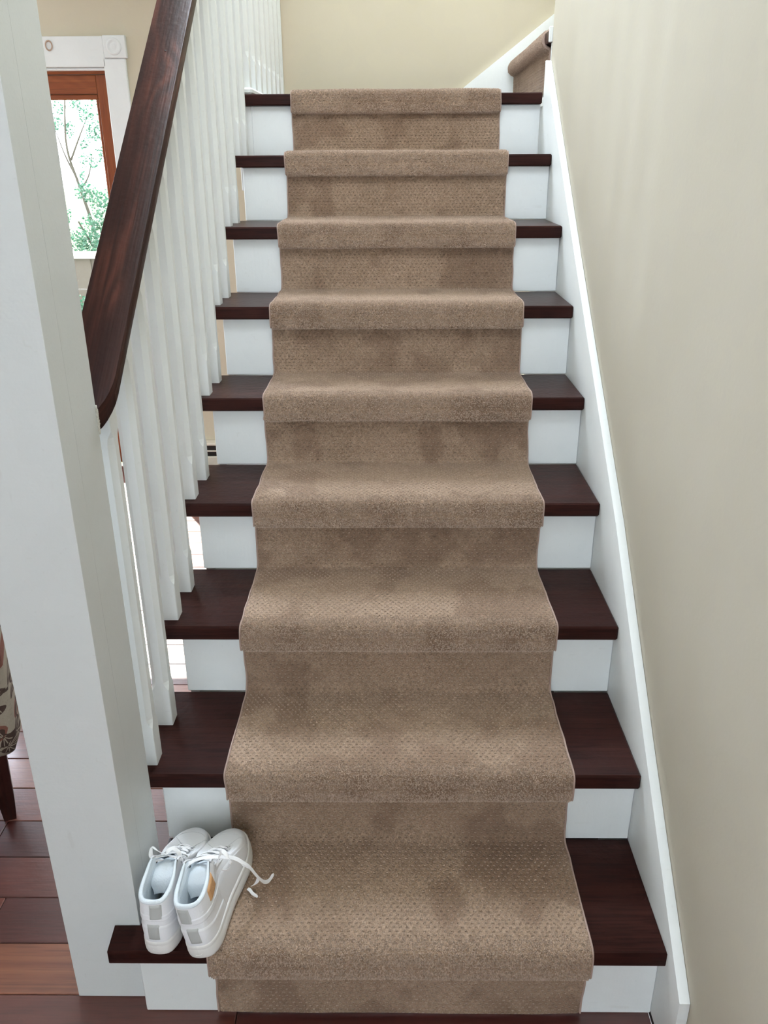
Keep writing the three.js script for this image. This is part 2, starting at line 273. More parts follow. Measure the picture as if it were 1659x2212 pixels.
{ // baseboard heater under the back wall
  const g = group('baseboard_heater', [-0.36, 0, ZB]); tag(g, 'low white baseboard heater with dark slots seen under the fifth tread', 'heater');
  mesh('cover', [cbox(-0.4, 0.015, 0.0005, 0.3, 0.07, 0.055, 0.004), cbox(-0.4, 0.13, 0.0005, 0.3, 0.145, 0.06, 0.004), cbox(-0.4, 0.015, 0.0005, 0.3, 0.145, 0.006, 0.002), cbox(-0.4, 0.097, 0.04, 0.3, 0.103, 0.056, 0.002)], std({ color: 0xdcd5c4, roughness: 0.5 }), g);
  mesh('fin_pack', cbox(-0.395, 0.0705, 0.007, 0.295, 0.129, 0.044, 0.002), M.metalDark, g);
}
// ------------------------------------------------------------------ the staircase
{
  const g = group('staircase'); tag(g, 'straight staircase of dark glossy treads and white risers up to the landing', 'staircase');
  for (let i = 1; i <= 9; i++) {
    const y = TY[i], z = TZ[i], back = i < 9 ? TZ[i + 1] - OV : -2.4, r = rng(300 + i), c = 0.0035, ou = r() * 3, ov = r() * 3;
    let geo;
    if (i === 1) {
      const n = -0.0548, poly = [[-0.033, 0.0], [XW, 0.0], [XW, back], [0.0118, back], [0.0118, n], [-0.036, n]];
      geo = prism(poly.map(([a, b]) => [a, -b]), TT, (a, b, d) => [a, y - TT + d, -b], [], 0.003, 'x', ou, ov);
    } else geo = cbox(-0.037, y - TT, back, XW - 0.0004, y, z, c, 'x', ou, ov);
    mesh('tread', geo, M.tread, g);
    const rz = z - OV, x0 = i === 1 ? 0.0095 : XR;
    mesh('riser', cbox(x0, TY[i - 1] + 0.0003, rz - 0.018, XW - 0.0004, y - TT - 0.0003, rz, 0.002, 'x', r() * 2, r() * 2), M.white, g);
  }
  mesh('landing_board', cbox(-0.037, 1.661, ZB + 0.001, 0.985, 1.695, -2.4005, 0.003, 'x', 1.1, 0.2), M.tread, g);
  mesh('landing_fascia', cbox(-0.036, 1.40, ZB + 0.001, 0.0131, 1.6605, -1.997, 0.002, 'z'), M.white, g);
  // closed side under the steps
  const poly = [[-0.05, 0.001]];
  for (let i = 1; i <= 9; i++) { poly.push([TZ[i] - OV - 0.019, TY[i - 1] + (i === 1 ? 0.001 : -TT - 0.0005)]); poly.push([TZ[i] - OV - 0.019, TY[i] - TT - 0.0005]); }
  poly.push([ZB + 0.002, TY[9] - TT - 0.0005], [ZB + 0.002, 0.001]);
  mesh('stringer', prism(poly.slice(1), 0.02, (a, b, d) => [0.0135 + d, b, a]), M.white, g);
}
{ // skirt board along the right wall
  const top = [[0.077, 0.166], [-0.264, 0.4525], [-0.614, 0.7585], [-1.28, 1.26], [-1.955, 1.785], [-1.9555, 1.655], [-1.999, 1.655]];
  const m = struct('trim_2', prism([[0.077, 0.001], ...top, [-1.999, 0.001]], WALL - XW - 0.0005, (a, b, d) => [XW + d, b, a], [], 0.002, 'z'), M.white, 'white skirt board rising along the right wall');
}
{ // upper flight turning right off the landing
  const g = group('staircase', [0.984, 1.695, -1.975], 0); tag(g, 'short upper flight turning right behind the beige wall above the landing', 'staircase');
  g.rotation.y = -0.01;
  const D = 1.092;
  for (let k = 0; k < 3; k++) {
    const y = (k + 1) * 0.182, x = k * 0.25;
    mesh('tread', cbox(x, y - TT, -D, x + 0.275, y, -0.012, 0.003, 'z', k * 0.4, 0.3), M.tread, g);
    mesh('riser', cbox(x + OV, y - 0.182 + 0.0005, -D, x + OV + 0.018, y - TT - 0.0005, -0.012, 0.002, 'z', k, 0.3), M.white, g);
  }
  mesh('end_trim', [cbox(-0.004, 0.182 - TT - 0.004, -0.0115, 0.03, 0.188, 0.006, 0.002), cbox(0.006, 0.001, -0.0115, 0.03, 0.182 - TT - 0.0045, 0.003, 0.002)], M.white, g);
}
{ // skirt on the back wall climbing with the upper flight
  struct('trim_3', prism([[0.68, 1.6955], [0.80, 1.79], [1.18, 2.071], [2.55, 3.07], [2.55, 2.6], [1.3, 1.6955]], 0.02, (a, b, d) => [a, b, ZB + 0.0005 + d], [], 0.002), M.white, 'white skirt board rising to the right on the landing wall');
}
// ------------------------------------------------------------------ newel post
{
  const g = group('newel_post'); tag(g, 'wide square white post at the foot of the stairs rising to the ceiling', 'newel post');
  const y0 = 0.001, y1 = CEIL - 0.001;
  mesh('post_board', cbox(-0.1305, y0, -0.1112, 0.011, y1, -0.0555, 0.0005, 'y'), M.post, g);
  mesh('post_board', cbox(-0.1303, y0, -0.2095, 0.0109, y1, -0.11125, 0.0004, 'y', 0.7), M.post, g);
}
// ------------------------------------------------------------------ railing: handrail and balusters
const railTop = (z) => 1.1345 + 0.777 * (-0.2095 - z);
function balusterGeo(y0, topAt, tongueTop, z0) {   // square post with stopped chamfers; front face at z0
  const s = 0.0178, sz = 0.019, cx = -0.0098, cz = z0 - sz, P = [], I = [], rows = [];
  const yb = y0 + 0.094, cm = 0.0098, c0 = 0.0013;
  const list = [[y0 + 0.0004, c0], [yb - 0.004, c0], [yb, c0 + 0.003], [yb + 0.006, cm * 0.75], [yb + 0.014, cm]];
  const yt = topAt(cz) - tongueTop;
  list.push([(yb + yt) / 2, cm], [yt - 0.02, cm], [yt - 0.008, cm * 0.8], [yt, c0 + 0.002], [yt + 0.004, c0]);
  for (const [y, c] of list) rows.push([c, () => y]);
  rows.push([c0, (z) => topAt(z) - 0.0004]);
  for (const [c, fy] of rows) for (const [a, b] of [[s, sz - c], [s - c, sz], [-s + c, sz], [-s, sz - c], [-s, -sz + c], [-s + c, -sz], [s - c, -sz], [s, -sz + c]]) { const z = cz + b; P.push(cx + a, fy(z), z); }
  for (let j = 0; j + 1 < rows.length; j++) for (let i = 0; i < 8; i++) { const a = j * 8 + i, b = j * 8 + (i + 1) % 8; I.push(a, a + 8, b, b, a + 8, b + 8); }
  const L = (rows.length - 1) * 8; for (let i = 1; i < 7; i++) { I.push(0, i, i + 1); I.push(L, L + i + 1, L + i); }
  const g = new THREE.BufferGeometry(); g.setAttribute('position', new THREE.Float32BufferAttribute(P, 3)); g.setIndex(I);
  const n = g.toNonIndexed(); n.computeVertexNormals(); return boxUV(n, 'y', z0 * 3.3, z0);
}
{
  const g = group('stair_railing'); tag(g, 'open stair railing of white chamfered balusters under a dark wooden handrail', 'railing');
  // handrail: plan shape (x, -z) extruded and sheared to the slope, its lower right corner rounded against the post
  const plan = [[-0.05, 0.2098], [0.0112, 0.2098], [0.0165, 0.216], [0.022, 0.226], [0.0268, 0.239], [0.0298, 0.252], [0.031, 0.266], [0.031, 1.985], [-0.05, 1.985]];
  const hr = mesh('handrail', (() => { const q = prism(plan, 0.036, (a, b, d) => [a, d, -b], [], 0.0028, 'z'); const p = q.attributes.position; for (let i = 0; i < p.count; i++) p.setY(i, railTop(p.getZ(i)) - 0.036 + p.getY(i)); q.computeVertexNormals(); return toCreasedNormals(q, 0.5); })(), M.rail, g);
  mesh('nail_hole', new THREE.CylinderGeometry(0.0022, 0.0022, 0.001, 14).rotateX(Math.atan(0.777)).translate(-0.004, railTop(-0.955) + 0.0003, -0.955), M.metalDark, hr);
  const yl = railTop(-1.985);
  mesh('landing_handrail', cbox(-0.05, yl - 0.036, ZB + 0.001, 0.031, yl, -1.9855, 0.003, 'z'), M.rail, g);
  const under = (z) => railTop(z) - 0.036;
  for (let i = 2; i <= 8; i++) for (const d of [0.0285, 0.1575]) mesh('baluster', balusterGeo(TY[i], under, 0.088, TZ[i] - d), M.white, g);
  const flat = () => yl - 0.036;
  for (let k = 0; k < 8; k++) mesh('baluster', balusterGeo(1.717, flat, 0.088, -2.03 - 0.1345 * k), M.white, g);
  mesh('base_shoe', cbox(-0.043, 1.6955, ZB + 0.001, 0.02, 1.7165, -1.985, 0.006, 'z'), M.white, g);
  // dried paint and filler where the handrail meets the post
  const r = rng(9), bl = []; for (let k = 0; k < 90; k++) bl.push(new THREE.IcosahedronGeometry(0.0008 + r() * 0.0011, 1).scale(1, 1.5, 1).translate(0.0115 + r() * 0.001, 1.0965 + k * 0.0005, -0.209 + (r() - 0.5) * 0.0035));
  mesh('filler_bead', bl, std({ color: 0xc9c7bd, roughness: 0.9 }), g);
}
// ------------------------------------------------------------------ carpet runner
const CT = 0.0115;
function roundPath(pts, radii, step) {     // polyline with rounded corners, resampled
  const out = [pts[0].clone()];
  for (let i = 1; i < pts.length - 1; i++) {
    const a = pts[i - 1], b = pts[i], c = pts[i + 1], r = Math.min(radii[i], a.distanceTo(b) * 0.48, b.distanceTo(c) * 0.48);
    const p = b.clone().addScaledVector(a.clone().sub(b).normalize(), r), q = b.clone().addScaledVector(c.clone().sub(b).normalize(), r);
    for (let k = 0; k <= 8; k++) { const t = k / 8; out.push(p.clone().multiplyScalar((1 - t) ** 2).addScaledVector(b, 2 * t * (1 - t)).addScaledVector(q, t * t)); }
  }
  out.push(pts[pts.length - 1].clone());
  let L = 0; const cum = [0]; for (let i = 1; i < out.length; i++) { L += out[i].distanceTo(out[i - 1]); cum.push(L); }
  const n = Math.round(L / step), res = []; let k = 0;
  for (let i = 0; i <= n; i++) { const s = L * i / n; while (k < out.length - 2 && cum[k + 1] < s) k++; const t = clamp((s - cum[k]) / Math.max(1e-9, cum[k + 1] - cum[k])); res.push(out[k].clone().lerp(out[k + 1], t)); }
  return { pts: res, L };
}
const R2 = (a, b) => new THREE.Vector2(a, b);
function runner(name, label, prof, radii, x0, x1, place, seed, pileDensity) {
  const { pts, L } = roundPath(prof, radii, 0.005), n = pts.length, W = x1 - x0;
  const nrm = pts.map((_, i) => { const a = pts[Math.max(0, i - 1)], b = pts[Math.min(n - 1, i + 1)], t = b.clone().sub(a).normalize(); return R2(-t.y, t.x); });   // outward: left of travel is up / front
  const wob = (u, s) => (fbm(u, s / L, 4, 40, 3, seed) - 0.5) * 0.004;
  const edge = (s, k) => (fbm(0.5, s / L, 2, 60, 2, seed + 50 + k) - 0.5) * 0.006;
  const surf = (u, s, off = 0) => {
    const f = clamp(s / L) * (n - 1), i = Math.min(n - 2, Math.floor(f)), t = f - i, p = pts[i].clone().lerp(pts[i + 1], t), q = nrm[i].clone().lerp(nrm[i + 1], t).normalize();
    const e = Math.min(u, 1 - u) * W, drop = e < 0.008 ? -0.004 * (1 - e / 0.008) ** 2 : 0, d = wob(u, s) + drop + off, x = lerp(x0 + edge(s, 0), x1 + edge(s, 1), u);
    return place(x, p.x + q.x * d, p.y + q.y * d);
  };
  const g = group(name); tag(g, label, 'carpet');
  const us = []; for (let i = 0; i <= 4; i++) us.push(i * 0.002 / W); for (let i = 1; i < 40; i++) us.push(lerp(0.012, 1 - 0.012, i / 40)); for (let i = 4; i >= 0; i--) us.push(1 - i * 0.002 / W);
  us.sort((a, b) => a - b);
  const geo = sheet(us.length - 1, n - 1, (a, b) => surf(us[Math.round(a * (us.length - 1))], b * L));
  { const uv = geo.attributes.uv; for (let j = 0; j < n; j++) for (let i = 0; i < us.length; i++) uv.setXY(j * us.length + i, us[i] * W, (j / (n - 1)) * L); }
  mesh('carpet', geo, M.carpet, g);
  for (const u of [0, 1]) mesh('edge_binding', sheet(8, n - 1, (a, b) => { const th = a * 2 * Math.PI, s = b * L, f = b * (n - 1), i = Math.round(f), p = pts[i], q = nrm[i]; const d = -0.0058 + Math.cos(th) * 0.0052, x = (u ? x1 : x0) + edge(s, u) + (u ? 1 : -1) * 0.0002 + Math.sin(th) * 0.0024; return place(x, p.x + q.x * d, p.y + q.y * d); }, [0.03, L], true), M.binding, g);
  // pile: a pair of light tufts standing at every pin dot; on the bends the pile opens into thick short tufts
  const bend = pts.map((_, i) => { const q = nrm[Math.max(0, i - 2)], w = nrm[Math.min(n - 1, i + 2)]; return q.x * w.y - q.y * w.x; }), open = bend.map((_, i) => { let m = 0; for (let k = -3; k <= 3; k++) m = Math.max(m, -bend[clamp(i + k, 0, n - 1)] * (1 - Math.abs(k) / 5)); return clamp(m * 2.2); });
  const r = rng(seed), list = [], qn = new THREE.Quaternion(), up = V(0, 1, 0);
  const putTuft = (x, s, sink, w, h, tilt, tone) => { const u = clamp(x / W, 0.001, 0.999), a = surf(u, s, 0), nn = surf(u, s, 0.01).sub(a).normalize(); a.addScaledVector(nn, sink); qn.setFromUnitVectors(up, nn.add(V((r() - 0.5) * tilt, (r() - 0.5) * tilt, (r() - 0.5) * tilt)).normalize()); list.push([new THREE.Matrix4().compose(a, qn, V(w, h, w)), tone]); };
  const rows = Math.floor(L / DOTY), cols = Math.floor(W / DOTX);
  for (let j = 0; j < rows; j++) for (let i = 0; i <= cols; i++) {
    const x = (i + (j & 1) * 0.5) * DOTX, s = j * DOTY; if (x < 0.005 || x > W - 0.005 || s < 0.004 || s > L - 0.004 || r() < 0.04) continue;
    for (const d of [-1, 1]) putTuft(x + d * (0.0009 + 0.0006 * r()), s + 0.0022 + (r() - 0.5) * 0.001, -0.0004 + r() * 0.0008, 0.00085 + r() * 0.0005, 0.0020 + r() * 0.0012, 0.9, 0.8 + 0.45 * r());
  }
  for (let k = 0; k < pileDensity * L; k++) {
    const s = r() * L, o = open[Math.round(s / L * (n - 1))]; if (r() > o) continue;
    putTuft(0.003 + r() * (W - 0.006), s, -0.0004 + r() * 0.0012, 0.0008 + r() * 0.0006, 0.0016 + r() * 0.0016, 1.1, 0.7 + 0.6 * r());
  }
  const im = new THREE.InstancedMesh(new THREE.OctahedronGeometry(1, 0), M.tuft, list.length), col = new THREE.Color();
  list.forEach(([m, t], i) => { im.setMatrixAt(i, m); im.setColorAt(i, col.setRGB(0.44 * t, 0.335 * t, 0.262 * t)); });
  im.name = 'carpet_pile'; im.userData.kind = 'stuff'; im.castShadow = im.receiveShadow = true; g.add(im);
  return g;
}
{
  const prof = [], radii = [], add = (z, y, r) => { prof.push(R2(-z, y)); radii.push(r); };
  for (let i = 1; i <= 9; i++) {
    const rz = TZ[i] - OV + CT, nz = TZ[i] + CT + 0.002, yt = TY[i] + CT, nb = TY[i] - TT - 0.024;
    add(rz, i === 1 ? 0.012 : TY[i - 1] + CT, i === 1 ? 0 : 0.02);
    add(rz, nb, 0.006); add(nz - 0.001, nb, 0.010); add(nz, yt, 0.021);
  }
  add(-2.75, TY[9] + CT, 0);
  runner('stair_runner', 'long tan-brown carpet runner draped down the middle of the stairs', prof, radii, 0.150, 0.834, (x, a, y) => V(x, y, -a), 501, 130000);
}
{ // the runner going on up the upper flight
  const prof = [R2(0.027 - CT, 0.004)], radii = [0];
  prof.push(R2(0.027 - CT, 0.128)); radii.push(0.006);
  for (let k = 0; k <= 14; k++) { const t = (-100 - 168 * k / 14) * Math.PI / 180; prof.push(R2(0.020 + 0.031 * Math.cos(t), 0.162 + 0.031 * Math.sin(t))); radii.push(0); }
  prof.push(R2(0.24, 0.182 + CT)); radii.push(0);
  // local axes of the upper flight: a = along +x, depth along -z
  const c = Math.cos(-0.01), s = Math.sin(-0.01);
  const place = (d, a, y) => { const lx = a, lz = -d; return V(0.984 + lx * c + lz * s, 1.695 + y, -1.975 - lx * s + lz * c); };
  runner('stair_runner', 'end of the tan carpet wrapped over the first step above the landing', prof, radii, 0.112, 1.065, place, 733, 130000);
}
// ------------------------------------------------------------------ sneakers on the lowest step
M.leather = phy({ color: 0xe9ebee, roughness: 0.48, bumpMap: leatherBump, bumpScale: 0.00012 });
M.lining = std({ color: 0xdfe8ee, roughness: 0.95, bumpMap: clothBump, bumpScale: 0.0005 });
M.rubber = std({ color: 0xdfdedb, roughness: 0.6 });
M.lace = std({ color: 0xf1f1f1, roughness: 0.9, bumpMap: clothBump, bumpScale: 0.0004 });
M.greyPatch = std({ color: 0xb4b7b5, roughness: 0.5 });
M.tan = std({ map: tex(128, 128, (u, v) => { const t = fbm(u, v, 8, 8, 3, 201), line = (Math.abs(u - 0.5) < 0.3 && Math.abs(((v * 7) % 1) - 0.5) < 0.16 && v > 0.3 && v < 0.72) ? fbm(u, v, 30, 4, 1, 203) * 0.35 : 0; return mix3(rgb(192, 144, 98), rgb(210, 164, 116), t).map((c) => c * (1 - line)); }, true), roughness: 0.6 });
const SOLE = [[0, 0], [.022, .006], [.033, .03], [.034, .07], [.035, .11], [.040, .15], [.044, .19], [.040, .225], [.027, .255], [.005, .268], [-.018, .262], [-.034, .24], [-.042, .205], [-.040, .17], [-.034, .13], [-.031, .09], [-.032, .05], [-.031, .028], [-.021, .006]];
const RIM = [[0, .112, .011], [.020, .113, .016], [.029, .115, .035], [.030, .121, .064], [.026, .131, .095], [.022, .106, .125], [.019, .083, .153], [.015, .068, .176], [.009, .062, .187], [.001, .061, .190], [-.007, .062, .188], [-.013, .067, .179], [-.018, .079, .160], [-.021, .096, .138], [-.024, .114, .117], [-.026, .131, .094], [-.029, .121, .062], [-.028, .116, .036], [-.020, .113, .016]];
const NS = SOLE.length;
const soleC = new THREE.CatmullRomCurve3(SOLE.map(([s, l]) => V(s, 0, l)), true, 'catmullrom', 0.5), rimC = new THREE.CatmullRomCurve3(RIM.map((q) => V(...q)), true, 'catmullrom', 0.5);
const wrap = (u) => ((u % 1) + 1) % 1;
function outDir(u) { const t = soleC.getTangent(wrap(u)); return V(t.z, 0, -t.x).normalize().multiplyScalar(-1).multiplyScalar(outSign); }
let outSign = 1; { const p = soleC.getPoint(3 / NS), o = outDir(3 / NS); if (o.x * p.x < 0) outSign = -1; }
function soleAt(u, inset, h) { const p = soleC.getPoint(wrap(u)).addScaledVector(outDir(u), -inset); p.y = h + 0.007 * smooth(0.2, 0.268, p.z); return p; }
function upperAt(u, v, off = 0) {
  const B = soleAt(u, 0.0035, 0.024), T = rimC.getPoint(wrap(u)), o = outDir(u), dh = T.y - B.y, hd = Math.hypot(T.x - B.x, T.z - B.z), q = smooth(0.012, 0.05, hd);
  const bulge = 0.0015 * Math.sin(Math.PI * v) * (1 - q);
  const c1 = B.clone().addScaledVector(V(0, 1, 0), lerp(0.42, 0.98, q) * dh), c2 = T.clone().addScaledVector(o, 0.5 * hd * q + 0.0005 * (1 - q)).addScaledVector(V(0, 1, 0), -lerp(0.36, -0.1, q) * dh);
  const w = 1 - v, p = B.multiplyScalar(w * w * w).addScaledVector(c1, 3 * w * w * v).addScaledVector(c2, 3 * w * v * v).addScaledVector(T, v * v * v).addScaledVector(o, bulge);
  if (off) p.addScaledVector(upperN(u, v), off);
  return p;
}
function upperN(u, v) { const e = 0.004, a = upperAt(u + e, v).sub(upperAt(u - e, v)), b = upperAt(u, Math.min(1, v + e)).sub(upperAt(u, Math.max(0, v - e))), n = a.cross(b).normalize(); if (n.dot(outDir(u)) + n.y * 0.6 < 0) n.negate(); return n; }
function patch(u0, u1, v0, v1, off, nu = 16, nv = 10, lean = 0, uvs = [0.07, 0.06]) {
  const top = sheet(nu, nv, (a, b) => { const e = Math.min(a, 1 - a) * nu, f = Math.min(b, 1 - b) * nv, o = (e < 0.5 || f < 0.5) ? -0.0004 : off; const vb = typeof v1 === 'function' ? lerp(v0(a), v1(a), b) : lerp(v0, v1, b); return upperAt(lerp(u0, u1, a) + lean * b, clamp(vb), o); }, uvs);
  return top;
}
function sneaker(name, label, pos, turn, pitch, roll, mirror, tagged, laceFn) {
  const g = group(name); tag(g, label, 'sneaker', 'white high-top sneakers on the lowest step');
  g.position.set(...pos); g.rotation.set(pitch, turn, roll, 'YXZ');
  const mx = mirror ? -1 : 1;
  const fix = (geo) => { const n = geo.index ? geo : geo; const p = n.attributes.position; for (let i = 0; i < p.count; i++) p.setXYZ(i, p.getX(i) * mx, p.getY(i), -p.getZ(i)); if (mirror) { /* two flips keep the winding */ } else if (n.index) { const ix = n.index; for (let i = 0; i < ix.count; i += 3) { const a = ix.getX(i + 1); ix.setX(i + 1, ix.getX(i + 2)); ix.setX(i + 2, a); } } else { for (let i = 0; i < p.count; i += 3) { const a = V().fromBufferAttribute(p, i + 1), b = V().fromBufferAttribute(p, i + 2); p.setXYZ(i + 1, b.x, b.y, b.z); p.setXYZ(i + 2, a.x, a.y, a.z); } } n.computeVertexNormals(); return n; };
  const part = (nm, geo, mat, parent = g) => mesh(nm, Array.isArray(geo) ? merge(geo.map(fix)) : fix(geo), mat, parent);
  const soleProf = [[0.03, 0], [0.004, 0], [0.001, 0.002], [0, 0.006], [-0.0004, 0.013], [0.0003, 0.0215], [0.0012, 0.0225], [0.0003, 0.0235], [0.0005, 0.028], [0.0018, 0.0305], [0.004, 0.031], [0.007, 0.028]];
  const sole = part('sole', sheet(96, soleProf.length - 1, (a, b) => { const [ins, h] = soleProf[Math.round(b * (soleProf.length - 1))]; return soleAt(a, ins, h); }, [0.7, 0.05], true), M.rubber);
  // the little raised tick on the back of the sole
  part('sole_mark', sheet(14, 6, (a, b) => { const x = lerp(-0.011, 0.013, a), w = 0.0022 * Math.sin(Math.PI * Math.min(1, a * 1.02 + 0.02)) * (1 - a * 0.55) + 0.0002, y = 0.0095 + 0.004 * (a - 0.32) * (a - 0.32) * 3.2 + (b - 0.5) * 2 * w, u = wrap(x / 0.74); const p = soleAt(u, -0.0006 - 0.0006 * Math.sin(Math.PI * b), y); return p; }), M.rubber, sole);
  const up = part('upper', sheet(152, 36, (a, b) => upperAt(a, b), [0.7, 0.2], true), M.leather);
  part('lining', sheet(152, 24, (a, b) => { const v = lerp(1, 0.22, b); return upperAt(a, v, -0.0045 - 0.003 * smooth(0, 0.2, b)); }, [0.7, 0.2], true), M.lining);
  part('insole', sheet(48, 8, (a, b) => soleAt(a, lerp(0.011, 0.034, b), 0.036), [0.7, 0.1], true), M.lining);
  // padded collar roll, thin bound edge along the throat
  const rimPts = []; for (let k = 0; k <= 60; k++) { const u = (15.1 + (7.8) * k / 60) / NS; rimPts.push(upperAt(u, 1).addScaledVector(outDir(u), -0.0035).addScaledVector(V(0, 1, 0), 0.0002)); }
  const rimG = sheet(12, 60, (a, b) => { const i = Math.round(b * 60), p = rimPts[i], o = outDir((15.1 + 7.8 * b) / NS), r = 0.0043 * Math.pow(Math.sin(Math.PI * clamp(b, 0.02, 0.98)), 0.25), th = a * 2 * Math.PI; return p.clone().addScaledVector(o, Math.cos(th) * r).addScaledVector(V(0, 1, 0), Math.sin(th) * r); }, [0.03, 0.3], true);
  part('collar_roll', rimG, M.lining);
  const ed = []; for (let k = 0; k <= 40; k++) ed.push(upperAt((3.9 + 11.2 * k / 40) / NS, 1, -0.001)); part('throat_edge', tube(ed, 0.0022, 90, 8), M.leather, up);
  // overlays: heel counter, eyelet stays, side panel, toe seam
  part('heel_counter', patch(-3.2 / NS, 3.4 / NS, () => 0.0, (a) => 0.34 + 0.12 * Math.cos((a - 0.5) * 5), 0.0013, 60, 12), M.leather, up);
  part('eyelet_stay', patch(4.05 / NS, 8.2 / NS, (a) => 0.72 + 0.1 * a, () => 0.985, 0.0015, 40, 8), M.leather, up);
  part('eyelet_stay', patch(10.6 / NS, 14.95 / NS, (a) => 0.82 - 0.1 * a, () => 0.985, 0.0015, 40, 8), M.leather, up);
  part('side_panel', patch(3.3 / NS, 6.9 / NS, () => 0.02, (a) => 0.62 - 0.36 * a * a, 0.0011, 44, 12), M.leather, up);
  part('side_panel', patch(12.2 / NS, 15.8 / NS, () => 0.02, (a) => 0.26 + 0.36 * (1 - (1 - a) * (1 - a)), 0.0011, 44, 12), M.leather, up);
  part('ankle_band', patch(-2.6 / NS, 3.7 / NS, (a) => 0.50 + 0.06 * Math.cos((a - 0.5) * 5), (a) => 0.62 + 0.1 * Math.cos((a - 0.5) * 4), 0.0009, 60, 8), M.leather, up);
  const seam = (list) => part('seam', tube(list.map(([i, v]) => upperAt(i / NS, v, 0.0005)), 0.0006, 60, 6), M.leather, up);
  seam([[1.2, .78], [2.4, .66], [3.4, .52], [4.4, .45], [5.2, .5], [5.8, .7], [6, .95]]);
  seam([[7.0, .12], [7.6, .45], [8.1, .72], [8.6, .95]]); seam([[12, .12], [11.3, .45], [10.8, .72], [10.3, .95]]);
  part('toe_box_seam', tube([[7.4, .5], [8.3, .56], [9.1, .58], [9.9, .56], [10.7, .5]].map(([i, v]) => upperAt(i / NS, v, 0.0003)), 0.0005, 50, 6), M.leather, up);
  part('heel_patch', patch(-0.42 / NS, 0.62 / NS, 0.1, 0.48, 0.0024, 10, 12, -0.003), M.greyPatch, up);
  part('heel_patch', patch(-0.75 / NS, 0.3 / NS, 0.6, 0.96, 0.0021, 10, 12, -0.006), M.greyPatch, up);
  if (tagged) part('leather_tag', patch(2.25 / NS, 3.35 / NS, 0.72, 0.985, 0.0026, 10, 10, 0.004, [1, 1]), M.tan, up);
  // eyelets
  const holes = []; for (const side of [0, 1]) for (let k = 0; k < 6; k++) { const i = side ? lerp(14.75, 11.0, k / 5) : lerp(4.25, 8.0, k / 5); const p = upperAt(i / NS, 0.9, 0.0016), n = upperN(i / NS, 0.9); const c = new THREE.CylinderGeometry(0.0021, 0.0021, 0.0006, 12); c.applyQuaternion(new THREE.Quaternion().setFromUnitVectors(V(0, 1, 0), n)); c.translate(p.x, p.y, p.z); holes.push(c); }
  for (const h of holes) part('eyelet', h, M.greyPatch, up);
  const slot = []; for (const i of [4.15, 14.85]) { const p = upperAt(i / NS, 0.9, -0.0088), n = upperN(i / NS, 0.9); const c = new THREE.CylinderGeometry(0.0016, 0.0016, 0.0006, 12); c.scale(1, 1, 1.7).applyQuaternion(new THREE.Quaternion().setFromUnitVectors(V(0, 1, 0), n)); c.translate(p.x, p.y, p.z); slot.push(c); }
  for (const h of slot) part('lining_eyelet', h, M.metalDark, up);
  // tongue, folded down into the shoe
  const tp = new THREE.CatmullRomCurve3([V(0, .057, .188), V(0, .070, .165), V(0, .088, .140), V(0, .104, .117), V(0, .110, .098), V(0, .102, .078), V(0, .084, .062)]);
  const tongueSheet = (off) => (a, b) => { const p = tp.getPoint(b), t = tp.getTangent(b), n = V(0, t.z, -t.y).normalize(); if (n.y < 0 && b < 0.6) n.negate(); const w = lerp(0.012, 0.026, smooth(0, 0.6, b)) * (1 - 0.35 * smooth(0.85, 1, b)), s = (a - 0.5) * 2; p.x = s * w; p.y -= 0.006 * s * s; return p.addScaledVector(V(0, 1, 0), off * (1 - s * s * s * s) * Math.sin(Math.PI * clamp(b, 0.02, 0.98)) ** 0.3); };
  part('tongue', [sheet(14, 40, tongueSheet(0.0035), [0.05, 0.15]), sheet(14, 40, tongueSheet(-0.0035), [0.05, 0.15])], M.lining);
  // laces: crossed bars down the throat, then the loose ends
  const la = [];
  const E = (side, k) => { const i = side > 0 ? lerp(4.25, 8.0, k / 5) : lerp(14.75, 11.0, k / 5); return upperAt(i / NS, 0.93, 0.003); };
  const lift = (p, q, h) => p.clone().lerp(q, 0.5).add(V(0, h, 0.002));
  for (let k = 0; k < 5; k++) {
    for (const s of [1, -1]) { const p = E(s, k), q = E(-s, k + 1); la.push(ribbon([p.clone().add(V(-s * 0.001, -0.003, 0)), p.clone().add(V(-s * 0.003, 0.0015, 0)), lift(p, q, s > 0 ? 0.006 : 0.0035), q.clone().add(V(s * 0.003, 0.0015, 0)), q.clone().add(V(s * 0.001, -0.003, 0))], 0.0078, 0.0016, 26, V(0, 1, 0.35), 0.5 * s)); }
  }
  const lg = part('laces', [...la, ...laceFn(E)], M.lace);
  // lace tips
  return g;
}
const flapY = V(0, 1, 0.2);
sneaker('sneaker', 'left white high-top sneaker beside the square post, no tan tag showing', [0.064, 0.1953, 0.0115], -0.075, 0, 0.055, true, false, () => [
  ribbon([V(.010, .112, .112), V(.020, .119, .102), V(.030, .127, .106), V(.030, .136, .117), V(.020, .133, .112), V(.008, .126, .111), V(.000, .129, .108)], 0.0082, 0.0014, 46, flapY, 0.9),
  ribbon([V(-.004, .118, .114), V(.001, .130, .107), V(-.009, .136, .114), V(-.019, .127, .115), V(-.025, .116, .106), V(-.027, .106, .104)], 0.0082, 0.0014, 46, flapY, -0.9),
  ribbon([V(.014, .112, .120), V(.006, .124, .122), V(-.008, .127, .128), V(-.016, .118, .130), V(-.010, .108, .126)], 0.0076, 0.0014, 40, flapY, 0.6),
]);
